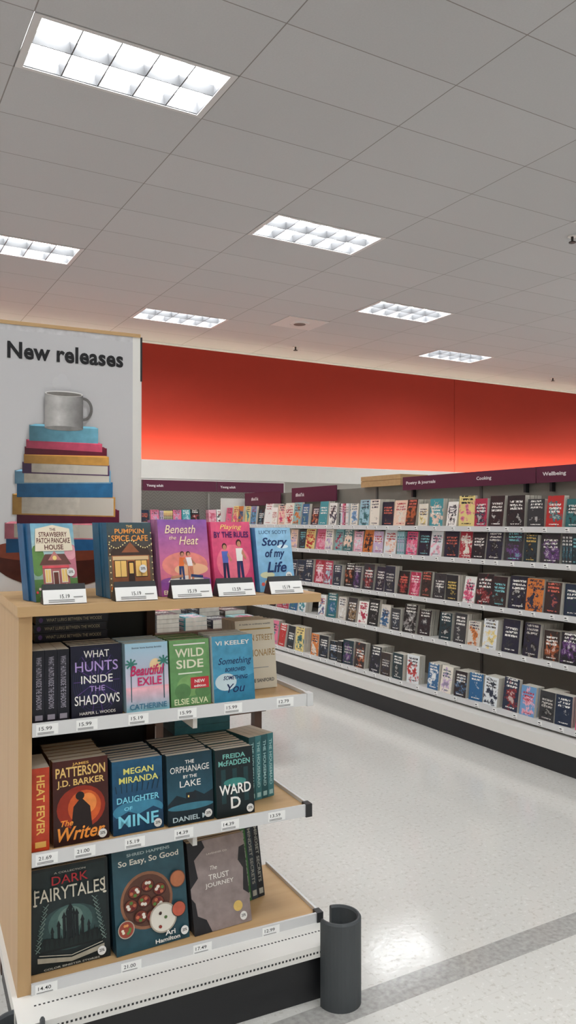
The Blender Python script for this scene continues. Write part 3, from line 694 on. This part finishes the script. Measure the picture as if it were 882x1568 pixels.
spine_stack('thriller_paperback', .712, .12, S2, 4, .026, .13, .212, [C(44, 92, 98), C(66, 124, 130)], C(170, 210, 210), 'THE HOUSEMAID', rot=14)
m = MB()
for i in range(2): m.box(0, .2, 0, .13, .0+i*.027, i*.027+.026, 'print', C(60, 120, 134), fm={'R': 'pages'})
m.box(0, .2, 0, .13, -.207, -.001, 'print', C(36, 70, 76), fm={'R': 'pages'})
m.build('thriller_paperback', E @ Matrix.Translation((.50, .27, S2+.2085)))

S3 = .204
def a_fairy(A):
    A.rect(.04, .03, .96, .97, C(36, 50, 52), C(24, 34, 36)); A.ell(.5, .38, .40, .22, C(52, 76, 76)); A.ell(.5, .42, .28, .18, C(76, 106, 102)); A.ell(.5, .46, .16, .12, C(112, 140, 132))
    for x, w, h in ((.5, .05, .30), (.42, .04, .22), (.58, .04, .23), (.35, .035, .15), (.65, .035, .16), (.27, .03, .10), (.73, .03, .10), (.46, .03, .26), (.54, .03, .25)):
        A.rect(x-w/2, .26, x+w/2, .26+h, C(16, 26, 30)); A.poly([(x-w*.8, .26+h), (x+w*.8, .26+h), (x, .26+h+.06)], C(16, 26, 30))
    A.poly([(.08, .18), (.92, .18), (.84, .32), (.5, .27), (.16, .32)], C(14, 22, 24))
    for i in range(13):
        x = .14+i*.06; A.poly([(x-.03, .2), (x+.03, .2), (x, .3+.03*(i % 3))], C(20, 34, 34))
    A.poly([(.08, .10), (.5, .05), (.92, .10), (.92, .15), (.5, .09), (.08, .15)], C(170, 164, 148)); A.line(.1, .17, .5, .11, .002, C(200, 194, 178)); A.line(.9, .17, .5, .11, .002, C(200, 194, 178))
    for sgn in (0, 1):
        for i in range(10):
            x = .09+.012*i; y = .2+.045*i; q = (lambda t: 1-t) if sgn else (lambda t: t)
            A.line(q(x-.03), y, q(x+.03), y+.05, .0022, C(130, 150, 142)); A.line(q(x+.02), y, q(x-.04), y+.04, .0018, C(100, 124, 118))
    A.txt('DARK', .5, .875, .46, .085, C(186, 44, 52), False); A.txt('FAIRYTALES', .5, .745, .90, .13, C(222, 216, 198), False); A.txt('A COLLECTION', .5, .950, .4, .018, C(180, 180, 170)); A.txt('COLOR SINISTER STORIES', .5, .035, .7, .018, C(180, 180, 170)); A.sticker(.88, .09)
    A.line(.06, .69, .06, .82, .003, C(222, 216, 198)); A.line(.94, .69, .94, .82, .003, C(222, 216, 198)); A.ell(.06, .67, .025, .012, C(222, 216, 198), 10); A.ell(.94, .67, .025, .012, C(222, 216, 198), 10)
def a_easy(A):
    A.txt('SHRED HAPPENS', .5, .945, .6, .03, C(190, 212, 214)); A.txt('So Easy, So Good', .5, .865, .84, .075, C(248, 244, 232))
    def bowl(x, y, r, rim, food):
        A.ell(x, y, r, r*.78, rim, 30); A.ell(x, y, r*.9, r*.70, food, 30)
    bowl(.44, .47, .36, C(150, 104, 78), C(96, 62, 50))
    for i, (x, y) in enumerate(((.28, .57), (.46, .61), (.62, .55), (.22, .45), (.40, .47), (.58, .43), (.34, .33), (.5, .31))):
        A.ell(x, y, .095, .066, C(70, 32, 26), 16); A.ell(x, y+.004, .08, .055, C(126, 60, 42), 14)
        for q in range(5): A.ell(x+.045*math.cos(q*2.4+i), y+.03*math.sin(q*2.4+i), .024, .017, [C(238, 232, 220), C(110, 30, 40), C(90, 130, 60), C(238, 232, 220), C(200, 110, 80)][q], 8)
    bowl(.64, .27, .19, C(180, 170, 154), C(232, 228, 216))
    for q in range(14): A.ell(.64+.11*math.cos(q*2.1)*(.3+.7*(q % 3)/2), .27+.09*math.sin(q*2.1)*(.3+.7*(q % 3)/2), .022, .016, [C(80, 110, 60), C(60, 40, 34), C(200, 196, 180), C(150, 60, 50)][q % 4], 8)
    bowl(.87, .62, .11, C(120, 74, 54), C(186, 116, 80)); bowl(.86, .32, .10, C(60, 44, 40), C(196, 96, 74)); bowl(.13, .25, .11, C(180, 170, 154), C(150, 70, 56))
    for q in range(7): A.ell(.13+.05*math.cos(q*1.9), .25+.04*math.sin(q*1.9), .02, .014, [C(90, 130, 60), C(220, 150, 90), C(236, 226, 200)][q % 3], 8)
    A.txt('Ari', .72, .12, .14, .05, Wt); A.txt('Hamilton', .68, .06, .34, .04, Wt); A.sticker(.92, .10)
def a_trust(A):
    A.poly([(0, .5), (.14, .6), (.10, .8), (.3, .92), (.26, 1), (0, 1)], C(36, 36, 40)); A.poly([(0, 0), (.3, 0), (.22, .14), (.08, .2), (.06, .34), (0, .4)], C(36, 36, 40)); A.poly([(1, .3), (.9, .36), (.94, .6), (.86, .7), (.9, .84), (1, .86)], C(44, 44, 46))
    A.txt('The', .42, .68, .12, .045, Wt, False, .3); A.txt('TRUST', .5, .58, .36, .06, Wt, False); A.txt('JOURNEY', .5, .49, .50, .06, Wt, False); A.txt('LAVENDER CO', .5, .84, .36, .02, C(220, 210, 205)); A.ell(.78, .20, .08, .058, C(222, 190, 110)); A.sticker(.86, .08)
hero('coloring_book', .008, .058, S3, .228, .276, 5, .012, C(30, 40, 42), C(24, 32, 34), a_fairy, lean=.16, spine=C(30, 38, 40), rot=1)
hero('cookbook', .250, .042, S3, .232, .285, 4, .028, C(56, 92, 104), C(40, 76, 88), a_easy, lean=.20, spine=C(40, 70, 84), rot=4)
hero('journal', .496, .050, S3, .200, .262, 5, .020, C(156, 142, 140), C(146, 132, 130), a_trust, lean=.26, spine=C(46, 46, 50), rot=4)
spine_stack('guide_book', .722, .18, S3, 3, .028, .14, .25, [C(60, 110, 60), C(46, 58, 66), C(30, 34, 40)], C(160, 160, 150), 'MINDSET SECRETS', lean=.18, rot=14)

# ------------------------------------------------------------------ world / camera
w = bpy.data.worlds.new('World'); scene.world = w; w.use_nodes = True
w.node_tree.nodes['Background'].inputs[0].default_value = (.8, .8, .8, 1); w.node_tree.nodes['Background'].inputs[1].default_value = 0.1
cam = bpy.data.cameras.new('camera'); co = bpy.data.objects.new('camera', cam); scene.collection.objects.link(co)
cam.sensor_fit = 'VERTICAL'; cam.sensor_height = 36; cam.lens = 1190/1568*36; cam.clip_start = .05
co.location = (0, 0, 1.5); co.rotation_euler = (math.radians(90.63), 0, math.radians(-29.8))
scene.camera = co
